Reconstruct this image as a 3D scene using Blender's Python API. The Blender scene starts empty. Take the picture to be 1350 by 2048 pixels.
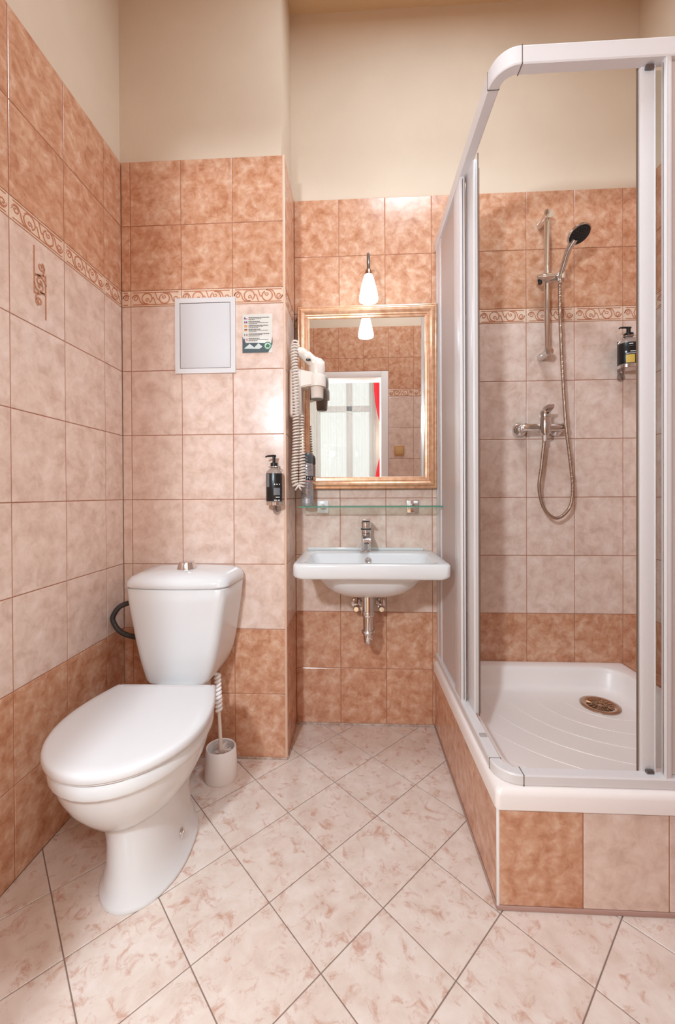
import bpy, bmesh, math, random
from math import sin, cos, pi, radians, sqrt
from mathutils import Vector, Matrix
random.seed(4)
S = bpy.context.scene
COL = S.collection

# ------------------------------------------------------------------ camera
cd = bpy.data.cameras.new('camera'); cam = bpy.data.objects.new('camera', cd); COL.objects.link(cam)
S.camera = cam
F_PX, CX, CY, YAW, PITCH, ROLL, EYE = 802.38, 670.08, 992.33, -0.04915, 0.00578, -0.00487, 1.02739
fw = Vector((sin(YAW) * cos(PITCH), cos(YAW) * cos(PITCH), -sin(PITCH)))
r0 = Vector((cos(YAW), -sin(YAW), 0)); u0 = r0.cross(fw)
rr_ = r0 * cos(ROLL) + u0 * sin(ROLL); uu_ = u0 * cos(ROLL) - r0 * sin(ROLL)
M = Matrix(((rr_.x, uu_.x, -fw.x, 0), (rr_.y, uu_.y, -fw.y, 0), (rr_.z, uu_.z, -fw.z, EYE), (0, 0, 0, 1)))
cam.matrix_world = M
cd.sensor_width = 36; cd.sensor_fit = 'AUTO'
cd.lens = F_PX / 2048 * 36
cd.shift_x = (675 - CX) / 2048
cd.shift_y = (CY - 1024) / 2048
cd.clip_start = 0.02; cd.clip_end = 100

# ------------------------------------------------------------------ world, lights, exposure
S.view_settings.view_transform = 'Standard'; S.view_settings.look = 'None'
S.view_settings.gamma = 1; S.view_settings.use_curve_mapping = False
S.view_settings.exposure = 1.12
w = bpy.data.worlds.new('world'); S.world = w; w.use_nodes = True
bg = w.node_tree.nodes['Background']; bg.inputs[0].default_value = (1.0, 0.98, 0.95, 1); bg.inputs[1].default_value = 0.45
LAMP_STRENGTH = 23.0


def light(name, kind, loc, rot, energy, color, **kw):
    d = bpy.data.lights.new(name, kind); d.energy = energy; d.color = color
    for k, v in kw.items(): setattr(d, k, v)
    o = bpy.data.objects.new(name, d); COL.objects.link(o); o.location = loc; o.rotation_euler = rot
    return o


# daylight through the bedroom window; the other three are added fill lights
light('window_daylight', 'AREA', (-0.16, -3.35, 1.85), (radians(90), 0, 0), 2.5, (1.0, 0.98, 0.94), shape='RECTANGLE', size=1.0, size_y=1.9)
light('bedroom_side_fill', 'POINT', (0.85, -1.0, 2.30), (0, 0, 0), 26, (0.76, 0.90, 1.0), shadow_soft_size=0.2)  # added fill, unseen: brightens the left wall and toilet through the doorway
light('doorway_fill', 'POINT', (-0.525, -0.45, 1.70), (0, 0, 0), 52, (0.74, 0.89, 1.0), shadow_soft_size=0.06)  # added fill beyond the doorway, placed out of the mirror's view
light('bathroom_overhead_fill', 'AREA', (0.34, 0.90, 3.12), (0, 0, 0), 10.5, (0.72, 0.88, 1.0), shape='DISK', size=0.5)  # added overhead fill without a fixture, lifts the walls and shower

try:
    S.cycles.max_bounces = 14; S.cycles.diffuse_bounces = 8; S.cycles.glossy_bounces = 6
    S.cycles.transmission_bounces = 10; S.cycles.transparent_max_bounces = 16
    S.cycles.caustics_reflective = False; S.cycles.caustics_refractive = False
    S.cycles.sample_clamp_indirect = 6
    S.cycles.use_denoising = True
except Exception:
    pass

# ------------------------------------------------------------------ materials


def lin(c):
    return tuple((x / 255 / 12.92) if x / 255 <= 0.04045 else ((x / 255 + 0.055) / 1.055) ** 2.4 for x in c) + (1,)


def mat(name, col=(200, 200, 200), rough=0.5, metal=0.0, **kw):
    m = bpy.data.materials.new(name); m.use_nodes = True
    b = m.node_tree.nodes['Principled BSDF']
    b.inputs['Base Color'].default_value = lin(col); b.inputs['Roughness'].default_value = rough
    b.inputs['Metallic'].default_value = metal
    for k, v in kw.items():
        b.inputs[k.replace('_', ' ')].default_value = v
    return m


def N(m, t, **kw):
    n = m.node_tree.nodes.new(t)
    for k, v in kw.items(): setattr(n, k, v)
    return n


def L(m, a, b): m.node_tree.links.new(a, b)


def mottled(name, stops, scale, rough=0.2, blotch=None, bump=0.0, stretch=(1, 1, 1)):
    """stops: colour stops of the cloudy pattern; each tile takes its own piece of it"""
    m = mat(name, stops[0][1], rough); b = m.node_tree.nodes['Principled BSDF']
    tc = N(m, 'ShaderNodeTexCoord'); oi = N(m, 'ShaderNodeObjectInfo')
    mul = N(m, 'ShaderNodeVectorMath', operation='SCALE'); mul.inputs[0].default_value = (37, 91, 53); L(m, oi.outputs['Random'], mul.inputs['Scale'])
    add = N(m, 'ShaderNodeVectorMath', operation='ADD'); L(m, tc.outputs['Object'], add.inputs[0]); L(m, mul.outputs[0], add.inputs[1])
    st = N(m, 'ShaderNodeVectorMath', operation='MULTIPLY'); st.inputs[1].default_value = stretch; L(m, add.outputs[0], st.inputs[0])
    n1 = N(m, 'ShaderNodeTexNoise'); n1.inputs['Scale'].default_value = scale; n1.inputs['Detail'].default_value = 5
    n1.inputs['Roughness'].default_value = 0.62; n1.inputs['Distortion'].default_value = 0.35; L(m, st.outputs[0], n1.inputs['Vector'])
    cr = N(m, 'ShaderNodeValToRGB'); e = cr.color_ramp.elements
    while len(e) < len(stops): e.new(0.5)
    for el, (p, c) in zip(e, stops): el.position = p; el.color = lin(c)
    L(m, n1.outputs['Fac'], cr.inputs[0]); out = cr.outputs[0]
    if blotch:
        c, sc, lo, hi, amt = blotch
        n2 = N(m, 'ShaderNodeTexNoise'); n2.inputs['Scale'].default_value = sc; n2.inputs['Detail'].default_value = 6
        n2.inputs['Roughness'].default_value = 0.7; n2.inputs['Distortion'].default_value = 0.6; L(m, st.outputs[0], n2.inputs['Vector'])
        mr = N(m, 'ShaderNodeMapRange'); mr.inputs[1].default_value = lo; mr.inputs[2].default_value = hi; mr.inputs[4].default_value = amt
        L(m, n2.outputs['Fac'], mr.inputs[0])
        mx = N(m, 'ShaderNodeMix', data_type='RGBA'); L(m, mr.outputs[0], mx.inputs[0]); L(m, out, mx.inputs[6])
        mx.inputs[7].default_value = lin(c); out = mx.outputs[2]
    L(m, out, b.inputs['Base Color'])
    if bump:
        bp = N(m, 'ShaderNodeBump'); bp.inputs['Strength'].default_value = bump; bp.inputs['Distance'].default_value = 0.002
        n3 = N(m, 'ShaderNodeTexNoise'); n3.inputs['Scale'].default_value = 18; L(m, tc.outputs['Object'], n3.inputs['Vector'])
        L(m, n3.outputs['Fac'], bp.inputs['Height']); L(m, bp.outputs[0], b.inputs['Normal'])
    return m


DARK = mottled('terracotta_glaze', [(0.30, (176, 116, 84)), (0.45, (198, 144, 112)), (0.58, (210, 163, 134)), (0.72, (220, 184, 159))], 26, 0.2,
               ((172, 108, 76), 55, 0.55, 0.72, 0.55), 0.25)
LIGHT = mottled('pale_pink_glaze', [(0.30, (204, 172, 156)), (0.48, (220, 193, 178)), (0.62, (228, 204, 191)), (0.75, (233, 214, 203))], 22, 0.2,
                ((196, 158, 138), 48, 0.58, 0.75, 0.45), 0.25)
FLOOR = mottled('cream_marbled_floor_glaze', [(0.30, (212, 190, 176)), (0.5, (221, 203, 191)), (0.7, (228, 213, 204))], 16, 0.24,
                ((186, 128, 102), 26, 0.53, 0.67, 0.65), 0.3)
BORDER = mottled('border_glaze', [(0.35, (222, 190, 166)), (0.65, (232, 206, 184))], 30, 0.2)
SCROLL = mat('brown_scroll_glaze', (190, 128, 98), 0.25)
GROUT = mat('brown_grout', (172, 118, 92), 0.9)
FGROUT = mat('grey_brown_grout', (140, 116, 104), 0.9)
CAULK = mottled('sealant', [(0.4, (200, 184, 174)), (0.6, (170, 140, 124))], 60, 0.6)


def plaster_mat():
    m = mat('cream_plaster', (224, 210, 192), 0.9); b = m.node_tree.nodes['Principled BSDF']
    tc = N(m, 'ShaderNodeTexCoord')
    n1 = N(m, 'ShaderNodeTexNoise'); n1.inputs['Scale'].default_value = 3; n1.inputs['Detail'].default_value = 8; L(m, tc.outputs['Object'], n1.inputs['Vector'])
    cr = N(m, 'ShaderNodeValToRGB'); cr.color_ramp.elements[0].position = 0.35; cr.color_ramp.elements[1].position = 0.7
    cr.color_ramp.elements[0].color = lin((211, 191, 170)); cr.color_ramp.elements[1].color = lin((218, 199, 178))
    L(m, n1.outputs['Fac'], cr.inputs[0]); L(m, cr.outputs[0], b.inputs['Base Color'])
    mp = N(m, 'ShaderNodeMapping'); mp.inputs['Scale'].default_value = (180, 180, 25); L(m, tc.outputs['Object'], mp.inputs[0])
    n2 = N(m, 'ShaderNodeTexNoise'); n2.inputs['Scale'].default_value = 1; n2.inputs['Detail'].default_value = 3; L(m, mp.outputs[0], n2.inputs['Vector'])
    bp = N(m, 'ShaderNodeBump'); bp.inputs['Strength'].default_value = 0.12; bp.inputs['Distance'].default_value = 0.002
    L(m, n2.outputs['Fac'], bp.inputs['Height']); L(m, bp.outputs[0], b.inputs['Normal'])
    return m


PLASTER = plaster_mat()
CEIL = mat('ceiling_paint', (214, 186, 148), 0.9)
CERAMIC = mat('white_ceramic', (219, 218, 218), 0.12)
SEAT = mat('white_seat_plastic', (216, 213, 213), 0.25)
ACRYL = mat('white_acrylic', (240, 230, 225), 0.34)
WHITE = mat('white_lacquer', (238, 233, 231), 0.35)
ALU = mat('white_frame_lacquer', (218, 212, 211), 0.35)
CHROME = mat('chrome', (226, 222, 220), 0.10, 1.0)
DKCHROME = mat('aged_chrome', (190, 160, 138), 0.25, 1.0)
HOSEM = mat('brushed_hose_metal', (178, 150, 132), 0.42, 0.85)
GREYMET = mat('grey_metal', (120, 112, 108), 0.35, 0.8)
BLACK = mat('black_plastic', (22, 20, 20), 0.3)
RUBBER = mat('black_rubber', (40, 38, 38), 0.6)
SEAL = mat('brown_grey_seal', (120, 96, 80), 0.5)
GREYP = mat('grey_braid', (92, 84, 80), 0.5, 0.4)
PLAST = mat('offwhite_plastic', (226, 212, 200), 0.35)
BRISTLE = mat('bristle', (232, 214, 206), 0.7)
SILVER = mat('silver_print', (190, 190, 194), 0.3, 0.6)
YELLOW = mat('mustard_print', (214, 178, 82), 0.5)
PRINT = mat('white_print', (225, 225, 225), 0.5)
INK = mat('dark_ink', (78, 66, 64), 0.6)
RED = mat('red_cloth', (205, 28, 44), 0.75)
GREENP = mat('green_print', (40, 110, 70), 0.5)
TEALP = mat('dark_teal_print', (60, 72, 76), 0.5)
SNOW = mat('pale_print', (200, 206, 200), 0.5)
CARD = mat('card', (214, 208, 198), 0.35)
SWITCHM = mat('beige_switch', (196, 150, 96), 0.4)
ROOMW = mat('bedroom_paint', (236, 230, 220), 0.9)
WOODF = mat('parquet', (196, 166, 130), 0.5)


def frame_mat():
    m = mat('copper_gilt', (206, 150, 110), 0.32, 0.55); b = m.node_tree.nodes['Principled BSDF']
    tc = N(m, 'ShaderNodeTexCoord'); n1 = N(m, 'ShaderNodeTexNoise'); n1.inputs['Scale'].default_value = 45; n1.inputs['Detail'].default_value = 6
    L(m, tc.outputs['Object'], n1.inputs['Vector'])
    cr = N(m, 'ShaderNodeValToRGB'); cr.color_ramp.elements[0].position = 0.30; cr.color_ramp.elements[1].position = 0.70
    cr.color_ramp.elements[0].color = lin((206, 150, 112)); cr.color_ramp.elements[1].color = lin((228, 186, 154))
    L(m, n1.outputs['Fac'], cr.inputs[0]); L(m, cr.outputs[0], b.inputs['Base Color'])
    return m


GILT = frame_mat()
MIRROR = mat('mirror_silver', (240, 236, 232), 0.0, 1.0)


def thin_glass(name, tint, amt, rough=0.02):
    m = bpy.data.materials.new(name); m.use_nodes = True; nt = m.node_tree; nt.nodes.clear()
    o = N(m, 'ShaderNodeOutputMaterial'); mx = N(m, 'ShaderNodeMixShader'); t = N(m, 'ShaderNodeBsdfTransparent'); g = N(m, 'ShaderNodeBsdfGlossy')
    t.inputs[0].default_value = lin(tint); g.inputs['Roughness'].default_value = rough
    fr = N(m, 'ShaderNodeLayerWeight'); pw = N(m, 'ShaderNodeMath', operation='POWER'); pw.inputs[1].default_value = 4.5; L(m, fr.outputs['Facing'], pw.inputs[0])
    ad = N(m, 'ShaderNodeMath', operation='MULTIPLY_ADD'); ad.inputs[1].default_value = .7; ad.inputs[2].default_value = amt + .035; L(m, pw.outputs[0], ad.inputs[0])
    L(m, ad.outputs[0], mx.inputs[0]); L(m, t.outputs[0], mx.inputs[1]); L(m, g.outputs[0], mx.inputs[2]); L(m, mx.outputs[0], o.inputs[0])
    return m


PANE = thin_glass('window_glass', (245, 250, 250), 0.0)
SHELFG = thin_glass('shelf_glass', (236, 246, 241), 0.0)
EDGEG = mat('green_glass_edge', (96, 150, 128), 0.1, 0.0, Alpha=0.85)
CLEAR = thin_glass('clear_plastic', (236, 232, 230), 0.03, 0.08)
DOORG = thin_glass('door_glass', (238, 240, 240), 0.0, 0.05)


def frosted():
    m = bpy.data.materials.new('dimpled_acrylic'); m.use_nodes = True; nt = m.node_tree
    b = nt.nodes['Principled BSDF']; o = nt.nodes['Material Output']
    b.inputs['Base Color'].default_value = lin((236, 226, 222)); b.inputs['Roughness'].default_value = 0.3
    tc = N(m, 'ShaderNodeTexCoord'); v = N(m, 'ShaderNodeTexVoronoi'); v.inputs['Scale'].default_value = 120; L(m, tc.outputs['Object'], v.inputs['Vector'])
    bp = N(m, 'ShaderNodeBump'); bp.inputs['Strength'].default_value = 0.25; bp.inputs['Distance'].default_value = 0.002
    L(m, v.outputs['Distance'], bp.inputs['Height']); L(m, bp.outputs[0], b.inputs['Normal'])
    tl = N(m, 'ShaderNodeBsdfTranslucent'); tl.inputs[0].default_value = lin((242, 228, 220)); L(m, bp.outputs[0], tl.inputs['Normal'])
    tr = N(m, 'ShaderNodeBsdfTransparent'); tr.inputs[0].default_value = lin((244, 236, 232))
    a = N(m, 'ShaderNodeMixShader'); a.inputs[0].default_value = 0.45; L(m, b.outputs[0], a.inputs[1]); L(m, tl.outputs[0], a.inputs[2])
    c = N(m, 'ShaderNodeMixShader'); c.inputs[0].default_value = 0.25; L(m, a.outputs[0], c.inputs[1]); L(m, tr.outputs[0], c.inputs[2])
    L(m, c.outputs[0], o.inputs[0])
    return m


FROST = frosted()


def sheer_mat():
    m = bpy.data.materials.new('sheer_voile'); m.use_nodes = True; nt = m.node_tree; nt.nodes.clear()
    o = N(m, 'ShaderNodeOutputMaterial'); t = N(m, 'ShaderNodeBsdfTransparent'); d = N(m, 'ShaderNodeBsdfDiffuse'); l = N(m, 'ShaderNodeBsdfTranslucent')
    d.inputs[0].default_value = lin((168, 169, 174)); l.inputs[0].default_value = lin((196, 198, 202))
    a = N(m, 'ShaderNodeMixShader'); a.inputs[0].default_value = 0.5; L(m, d.outputs[0], a.inputs[1]); L(m, l.outputs[0], a.inputs[2])
    c = N(m, 'ShaderNodeMixShader'); c.inputs[0].default_value = 0.5; L(m, a.outputs[0], c.inputs[1]); L(m, t.outputs[0], c.inputs[2])
    L(m, c.outputs[0], o.inputs[0])
    return m


SHEER = sheer_mat()


def emis(name, col, s):
    m = bpy.data.materials.new(name); m.use_nodes = True; nt = m.node_tree; nt.nodes.clear()
    o = N(m, 'ShaderNodeOutputMaterial'); e = N(m, 'ShaderNodeEmission'); e.inputs[0].default_value = lin(col); e.inputs[1].default_value = s
    L(m, e.outputs[0], o.inputs[0]); return m


GLOW = emis('glowing_frosted_glass', (218, 240, 255), LAMP_STRENGTH * 0.55)
BULB = emis('lit_bulb', (218, 240, 255), LAMP_STRENGTH * 1.6)

# ------------------------------------------------------------------ mesh helpers


def put(name, me, mats=None, parent=None, loc=(0, 0, 0), rot=(0, 0, 0), **props):
    o = bpy.data.objects.new(name, me); COL.objects.link(o)
    if mats is not None and not me.materials:
        for m in (mats if isinstance(mats, (list, tuple)) else [mats]): me.materials.append(m)
    o.location = loc; o.rotation_euler = rot
    if parent: o.parent = parent
    for k, v in props.items(): o[k] = v
    return o


def mesh(bm, name, smooth=True, angle=40):
    bmesh.ops.recalc_face_normals(bm, faces=bm.faces)
    me = bpy.data.meshes.new(name); bm.to_mesh(me); bm.free()
    if smooth:
        for p in me.polygons: p.use_smooth = True
        try: me.set_sharp_from_angle(angle=radians(angle))
        except Exception: pass
    return me


def obj(name, bm, m, parent=None, loc=(0, 0, 0), rot=(0, 0, 0), smooth=True, angle=40, **props):
    return put(name, mesh(bm, name, smooth, angle), m, parent, loc, rot, **props)


def thing(name, label, cat, loc=(0, 0, 0), rz=0, **kw):
    o = bpy.data.objects.new(name, None); COL.objects.link(o); o.location = loc; o.rotation_euler = (0, 0, rz)
    o.empty_display_size = 0.05
    o['label'] = label; o['category'] = cat
    for k, v in kw.items(): o[k] = v
    return o


def tag(o, label, cat, **kw):
    o['label'] = label; o['category'] = cat
    for k, v in kw.items(): o[k] = v
    return o


def box(bm, lo, hi, bev=0.0, seg=2):
    g = bmesh.ops.create_cube(bm, size=1)['verts']
    c = [(a + b) / 2 for a, b in zip(lo, hi)]; s = [abs(b - a) for a, b in zip(lo, hi)]
    for v in g: v.co = Vector((v.co.x * s[0] + c[0], v.co.y * s[1] + c[1], v.co.z * s[2] + c[2]))
    if bev:
        es = list({e for v in g for e in v.link_edges})
        bmesh.ops.bevel(bm, geom=es, offset=min(bev, min(s) * 0.49), segments=seg, affect='EDGES', profile=0.5)
    return bm


def loft(bm, loops, cap0=True, cap1=True, closed=True):
    vs = [[bm.verts.new(p) for p in lp] for lp in loops]; n = len(vs[0])
    for a, b in zip(vs, vs[1:]):
        for i in range(n if closed else n - 1):
            j = (i + 1) % n
            try: bm.faces.new((a[i], a[j], b[j], b[i]))
            except ValueError: pass
    if cap0: bm.faces.new(vs[0])
    if cap1: bm.faces.new(vs[-1])
    return vs


def rrect(cx, cy, hx, hy, r, z, n=6):
    r = min(r, hx * 0.999, hy * 0.999); pts = []
    for k, (sx, sy) in enumerate(((1, 1), (-1, 1), (-1, -1), (1, -1))):
        for i in range(n + 1):
            a = pi / 2 * (k + i / n)
            pts.append((cx + sx * (hx - r) + r * cos(a), cy + sy * (hy - r) + r * sin(a), z))
    return pts


def tube(bm, pts, r, n=12, caps=True):
    pts = [Vector(p) for p in pts]; rs = r if isinstance(r, (list, tuple)) else [r] * len(pts)
    t0 = (pts[1] - pts[0]).normalized(); up = Vector((0, 0, 1)) if abs(t0.z) < 0.9 else Vector((1, 0, 0))
    a = t0.cross(up).normalized(); loops = []
    for i, p in enumerate(pts):
        t = (pts[min(i + 1, len(pts) - 1)] - pts[max(i - 1, 0)]).normalized()
        a = (a - t * a.dot(t)).normalized(); b = t.cross(a)
        loops.append([p + (a * cos(2 * pi * k / n) + b * sin(2 * pi * k / n)) * rs[i] for k in range(n)])
    loft(bm, loops, caps, caps)
    return bm


def lathe(bm, prof, c=(0, 0, 0), n=24, axis='z', sx=1, sy=1):
    loops = []
    for r, h in prof:
        lp = []
        for k in range(n):
            x, y = max(r, 1e-5) * cos(2 * pi * k / n) * sx, max(r, 1e-5) * sin(2 * pi * k / n) * sy
            q = (x, y, h) if axis == 'z' else ((x, h, y) if axis == 'y' else (h, x, y))
            lp.append((c[0] + q[0], c[1] + q[1], c[2] + q[2]))
        loops.append(lp)
    loft(bm, loops)
    return bm


def smooth_path(ctrl, k=8):
    """Catmull-Rom through the control points"""
    P = [Vector(p) for p in ctrl]; P = [P[0] * 2 - P[1]] + P + [P[-1] * 2 - P[-2]]; out = []
    for i in range(1, len(P) - 2):
        p0, p1, p2, p3 = P[i - 1:i + 3]
        for j in range(k):
            t = j / k
            out.append(0.5 * ((2 * p1) + (p2 - p0) * t + (2 * p0 - 5 * p1 + 4 * p2 - p3) * t * t + (3 * p1 - p0 - 3 * p2 + p3) * t ** 3))
    out.append(P[-2]); return out


def coil(path, R, pitch, per=10):
    """points of a helix wound round a path"""
    out = []; s = 0; a = None
    for i in range(len(path) - 1):
        p, q = path[i], path[i + 1]; d = (q - p); ln = d.length; t = d.normalized()
        if a is None: a = t.cross(Vector((0, 1, 0.01))).normalized()
        a = (a - t * a.dot(t)).normalized(); b = t.cross(a); n = max(1, int(ln / pitch * per))
        for k in range(n):
            f = k / n; ph = 2 * pi * (s + ln * f) / pitch
            out.append(p + d * f + (a * cos(ph) + b * sin(ph)) * R)
        s += ln
    return out


NB = bmesh.new


def simple(name, m, lo, hi, parent=None, bev=0.002, **kw):
    b = NB(); box(b, lo, hi, bev); return obj(name, b, m, parent, **kw)


# ------------------------------------------------------------------ the room
XL, YT, YB, XR, YF, ZC = -0.9107, 1.5365, 1.7798, 1.215, 0.22, 3.16
PX = -0.2640           # tiled side of the boxed-out wall
TW, TH, TT = 0.20255, 0.252, 0.008
ROWS = [(0, .252, DARK), (.252, .504, DARK)] + [(.504 + .252 * i, .756 + .252 * i, LIGHT) for i in range(5)] + \
       [(1.764, 1.826, BORDER), (1.826, 2.078, DARK), (2.078, 2.33, DARK)]
_tc = {}


def tile_mesh(w, h, m, t=TT, j=0.0028):
    key = (round(w, 4), round(h, 4), m.name, t)
    if key in _tc: return _tc[key]
    b = NB(); x, z = w / 2 - j / 2, h / 2 - j / 2; e = 0.0013
    loft(b, [[(sx * x, 0, sz * z) for sx, sz in ((-1, -1), (1, -1), (1, 1), (-1, 1))],
             [(sx * x, -t + 0.0007, sz * z) for sx, sz in ((-1, -1), (1, -1), (1, 1), (-1, 1))],
             [(sx * (x - e), -t, sz * (z - e)) for sx, sz in ((-1, -1), (1, -1), (1, 1), (-1, 1))]], False, True)
    me = mesh(b, 'tile', False); me.materials.append(m); _tc[key] = me
    return me


def ribbon(b, pts, wd, y=-0.0012, xlim=None):
    P = [Vector((p[0], 0, p[1])) for p in pts]; prev = None
    for i, p in enumerate(P):
        if xlim and not (xlim[0] <= p.x <= xlim[1]): prev = None; continue
        t = (P[min(i + 1, len(P) - 1)] - P[max(i - 1, 0)]); t = t.normalized() if t.length else Vector((1, 0, 0))
        n = Vector((-t.z, 0, t.x)) * wd / 2
        cur = [b.verts.new(p + n * k + Vector((0, yy, 0))) for k, yy in ((1, 0), (0.6, y), (-0.6, y), (-1, 0))]
        if prev:
            for k in range(3): b.faces.new((prev[k], prev[k + 1], cur[k + 1], cur[k]))
        prev = cur


def spiral(cx, cz, r, a0, turns, n=26, shrink=0.25):
    return [(cx + r * (1 - (1 - shrink) * i / n) * cos(a0 + turns * 2 * pi * i / n), cz + r * (1 - (1 - shrink) * i / n) * sin(a0 + turns * 2 * pi * i / n)) for i in range(n + 1)]


def bez(p0, p1, p2, p3, n=12):
    return [tuple((1 - t) ** 3 * a + 3 * (1 - t) ** 2 * t * b_ + 3 * (1 - t) * t * t * c + t ** 3 * d for a, b_, c, d in zip(p0, p1, p2, p3)) for t in [i / n for i in range(n + 1)]]


def scroll_paths():
    out = [([(-.099 + .198 * i / 24, .0235) for i in range(25)], .0028), ([(-.099 + .198 * i / 24, -.0235) for i in range(25)], .0028)]
    for s in (1, -1):
        f = lambda P, s=s: [(p[0] * s, p[1] * s) for p in P]
        out.append((f(spiral(-.081, .002, .0125, pi * 1.05, -1.35)), .0036))
        out.append((f(bez((-.0935, .000), (-.090, .020), (-.070, .024), (-.064, -.002))), .0034))
        out.append((f(bez((-.064, -.002), (-.060, -.022), (-.045, -.024), (-.030, -.0205))), .0040))
        out.append((f(spiral(-.034, .001, .0215, -pi * 0.45, -0.95, 34, .85)), .0042))
        out.append((f(spiral(-.034, -.006, .0085, -pi * 0.2, 1.1, 16)), .0030))
        out.append((f(bez((-.014, .000), (-.006, .014), (-.004, -.016), (.002, -.022))), .0036))
    return out


SCR = scroll_paths()
_sc = {}


def scroll_mesh(w, off):
    key = (round(w, 4), round(off, 4))
    if key in _sc: return _sc[key]
    b = NB()
    for P, wd in SCR: ribbon(b, [(p[0] - off, p[1]) for p in P], wd * 1.2, xlim=(-w / 2 + .003, w / 2 - .003))
    me = mesh(b, 'scroll', True, 60); me.materials.append(SCROLL); _sc[key] = me
    return me


def field(wall, cols, rows, pos, rz, kind=None, t=TT):
    """cols: (a0, a1) runs along the wall; pos(a) gives the world (x, y) of the tile backs' plane"""
    for c in cols:
        for r in rows:
            z0, z1, m = r
            if kind: m = kind(c, r)
            if m is None: continue
            a0, a1 = c[0], c[1]; x, y = pos((a0 + a1) / 2)
            bd = m is BORDER
            o = put('border_tile' if bd else 'wall_tile', tile_mesh(a1 - a0, z1 - z0, m, t), None, wall, (x, y, (z0 + z1) / 2), (0, 0, rz))
            if bd and a1 - a0 > 0.02:
                full = (a1 - a0) > 0.19
                put('scroll_relief', scroll_mesh(a1 - a0, 0 if full else -(0.2 - (a1 - a0)) / 2), None, o, (0, -t, 0))


def runs(joints, lo, hi):
    js = [lo] + [j for j in sorted(joints) if lo + 0.004 < j < hi - 0.004] + [hi]
    return [(a, b) for a, b in zip(js, js[1:])]


def grout(wall, lo, hi): simple('grout_bed', GROUT, lo, hi, wall, 0)


# left wall (faces +x)
b = NB(); box(b, (XL - 0.15, YF - 0.15, -0.1), (XL - TT, YB + 0.2, ZC + 0.05))
WL = obj('wall_left', b, PLASTER, smooth=False, kind='structure', label='left wall, pink and terracotta tiles under cream plaster')
grout(WL, (XL - TT, YF, 0), (XL - .0016, YT, 2.329))
field(WL, runs([1.63066 - TW * k for k in range(1, 9)], YF, YT), ROWS, lambda a: (XL - TT, a), pi / 2)

# boxed-out wall behind the toilet
b = NB(); box(b, (XL - 0.1, YT + TT, -0.1), (PX - 0.0135, YB + 0.2, ZC + 0.05))
WT = obj('wall_back_left', b, PLASTER, smooth=False, kind='structure', label='boxed-out wall behind the toilet')
grout(WT, (XL, YT + .0016, 0), (PX - .001, YT + TT, 2.329))
field(WT, runs([-0.87442 + TW * k for k in range(3)], XL, PX - .003), ROWS, lambda a: (a, YT + TT), 0)
grout(WT, (PX - 0.0135, YT + .0016, 0), (PX - .0016, YB, 2.329))
field(WT, runs([YT + 0.0035 + TW], YT + 0.0035, YB), ROWS, lambda a: (PX - TT, a), pi / 2)

# back wall
b = NB(); box(b, (PX - 0.02, YB + TT, -0.1), (XR + 0.15, YB + 0.2, ZC + 0.05))
WB = obj('wall_back', b, PLASTER, smooth=False, kind='structure', label='back wall with the washbasin and the shower')
grout(WB, (PX, YB + .0016, 0), (XR, YB + TT, 2.329))
field(WB, runs([-0.06524 + TW * k for k in range(0, 7)], PX, XR), ROWS, lambda a: (a, YB + TT), 0)

# right wall (faces -x)
b = NB(); box(b, (XR + TT, YF - 0.15, -0.1), (XR + 0.15, YB + 0.2, ZC + 0.05))
WR = obj('wall_right', b, PLASTER, smooth=False, kind='structure', label='right wall beside the shower')
grout(WR, (XR + .0016, YF, 0), (XR + TT, YB, 2.329))
field(WR, runs([YB - 0.1 - TW * k for k in range(8)], YF, YB), ROWS, lambda a: (XR + TT, a), -pi / 2)

# door wall (faces +y) with the doorway the camera stands in
DL, DR, DH = -0.585, 0.216, 1.92
b = NB()
box(b, (XL - 0.15, 0.07, -0.1), (DL - .05, YF - TT, ZC + .05)); box(b, (DR + .05, 0.07, -0.1), (XR + .15, YF - TT, ZC + .05))
box(b, (DL - .05, 0.07, DH + .05), (DR + .05, YF - TT, ZC + .05))
WF = obj('wall_front', b, PLASTER, smooth=False, kind='structure', label='tiled wall with the doorway, seen in the mirror')
b = NB()
box(b, (XL, YF - TT, 0), (DL - .062, YF - .0016, 2.329)); box(b, (DR + .062, YF - TT, 0), (XR, YF - .0016, 2.329)); box(b, (DL - .062, YF - TT, DH + .055), (DR + .062, YF - .0016, 2.329))
obj('grout_bed', b, GROUT, WF, smooth=False)
JN = [.2779 + TW * k for k in range(-6, 6)]
rowsd = [(0, .252, DARK), (.252, .504, DARK)] + [(.504 + .252 * i, .756 + .252 * i, LIGHT) for i in range(5)] + [(1.764, 1.826, BORDER), (1.826, 2.078, DARK), (2.078, 2.33, DARK)]
fp = lambda a: (a, YF - TT)
field(WF, runs(JN, XL, DL - .062) + runs(JN, DR + .062, XR), rowsd, fp, pi)
field(WF, runs(JN, DL - .062, DR + .062), [(DH + .055, 2.078, DARK), (2.078, 2.33, DARK)], fp, pi)
dr = NB()
for lo, hi in (((DR, .05, 0), (DR + .06, YF + .012, DH + .05)), ((DL - .06, .05, 0), (DL, YF + .012, DH + .05)), ((DL, .05, DH), (DR, YF + .012, DH + .05))):
    box(dr, lo, hi, .004)
obj('door_1', dr, WHITE, kind='structure', label='white door frame seen in the mirror')

# ceiling
b = NB(); box(b, (XL - .15, .07, ZC), (XR + .15, YB + .2, ZC + .1)); obj('ceiling', b, CEIL, smooth=False, kind='structure', label='cream ceiling')

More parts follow.
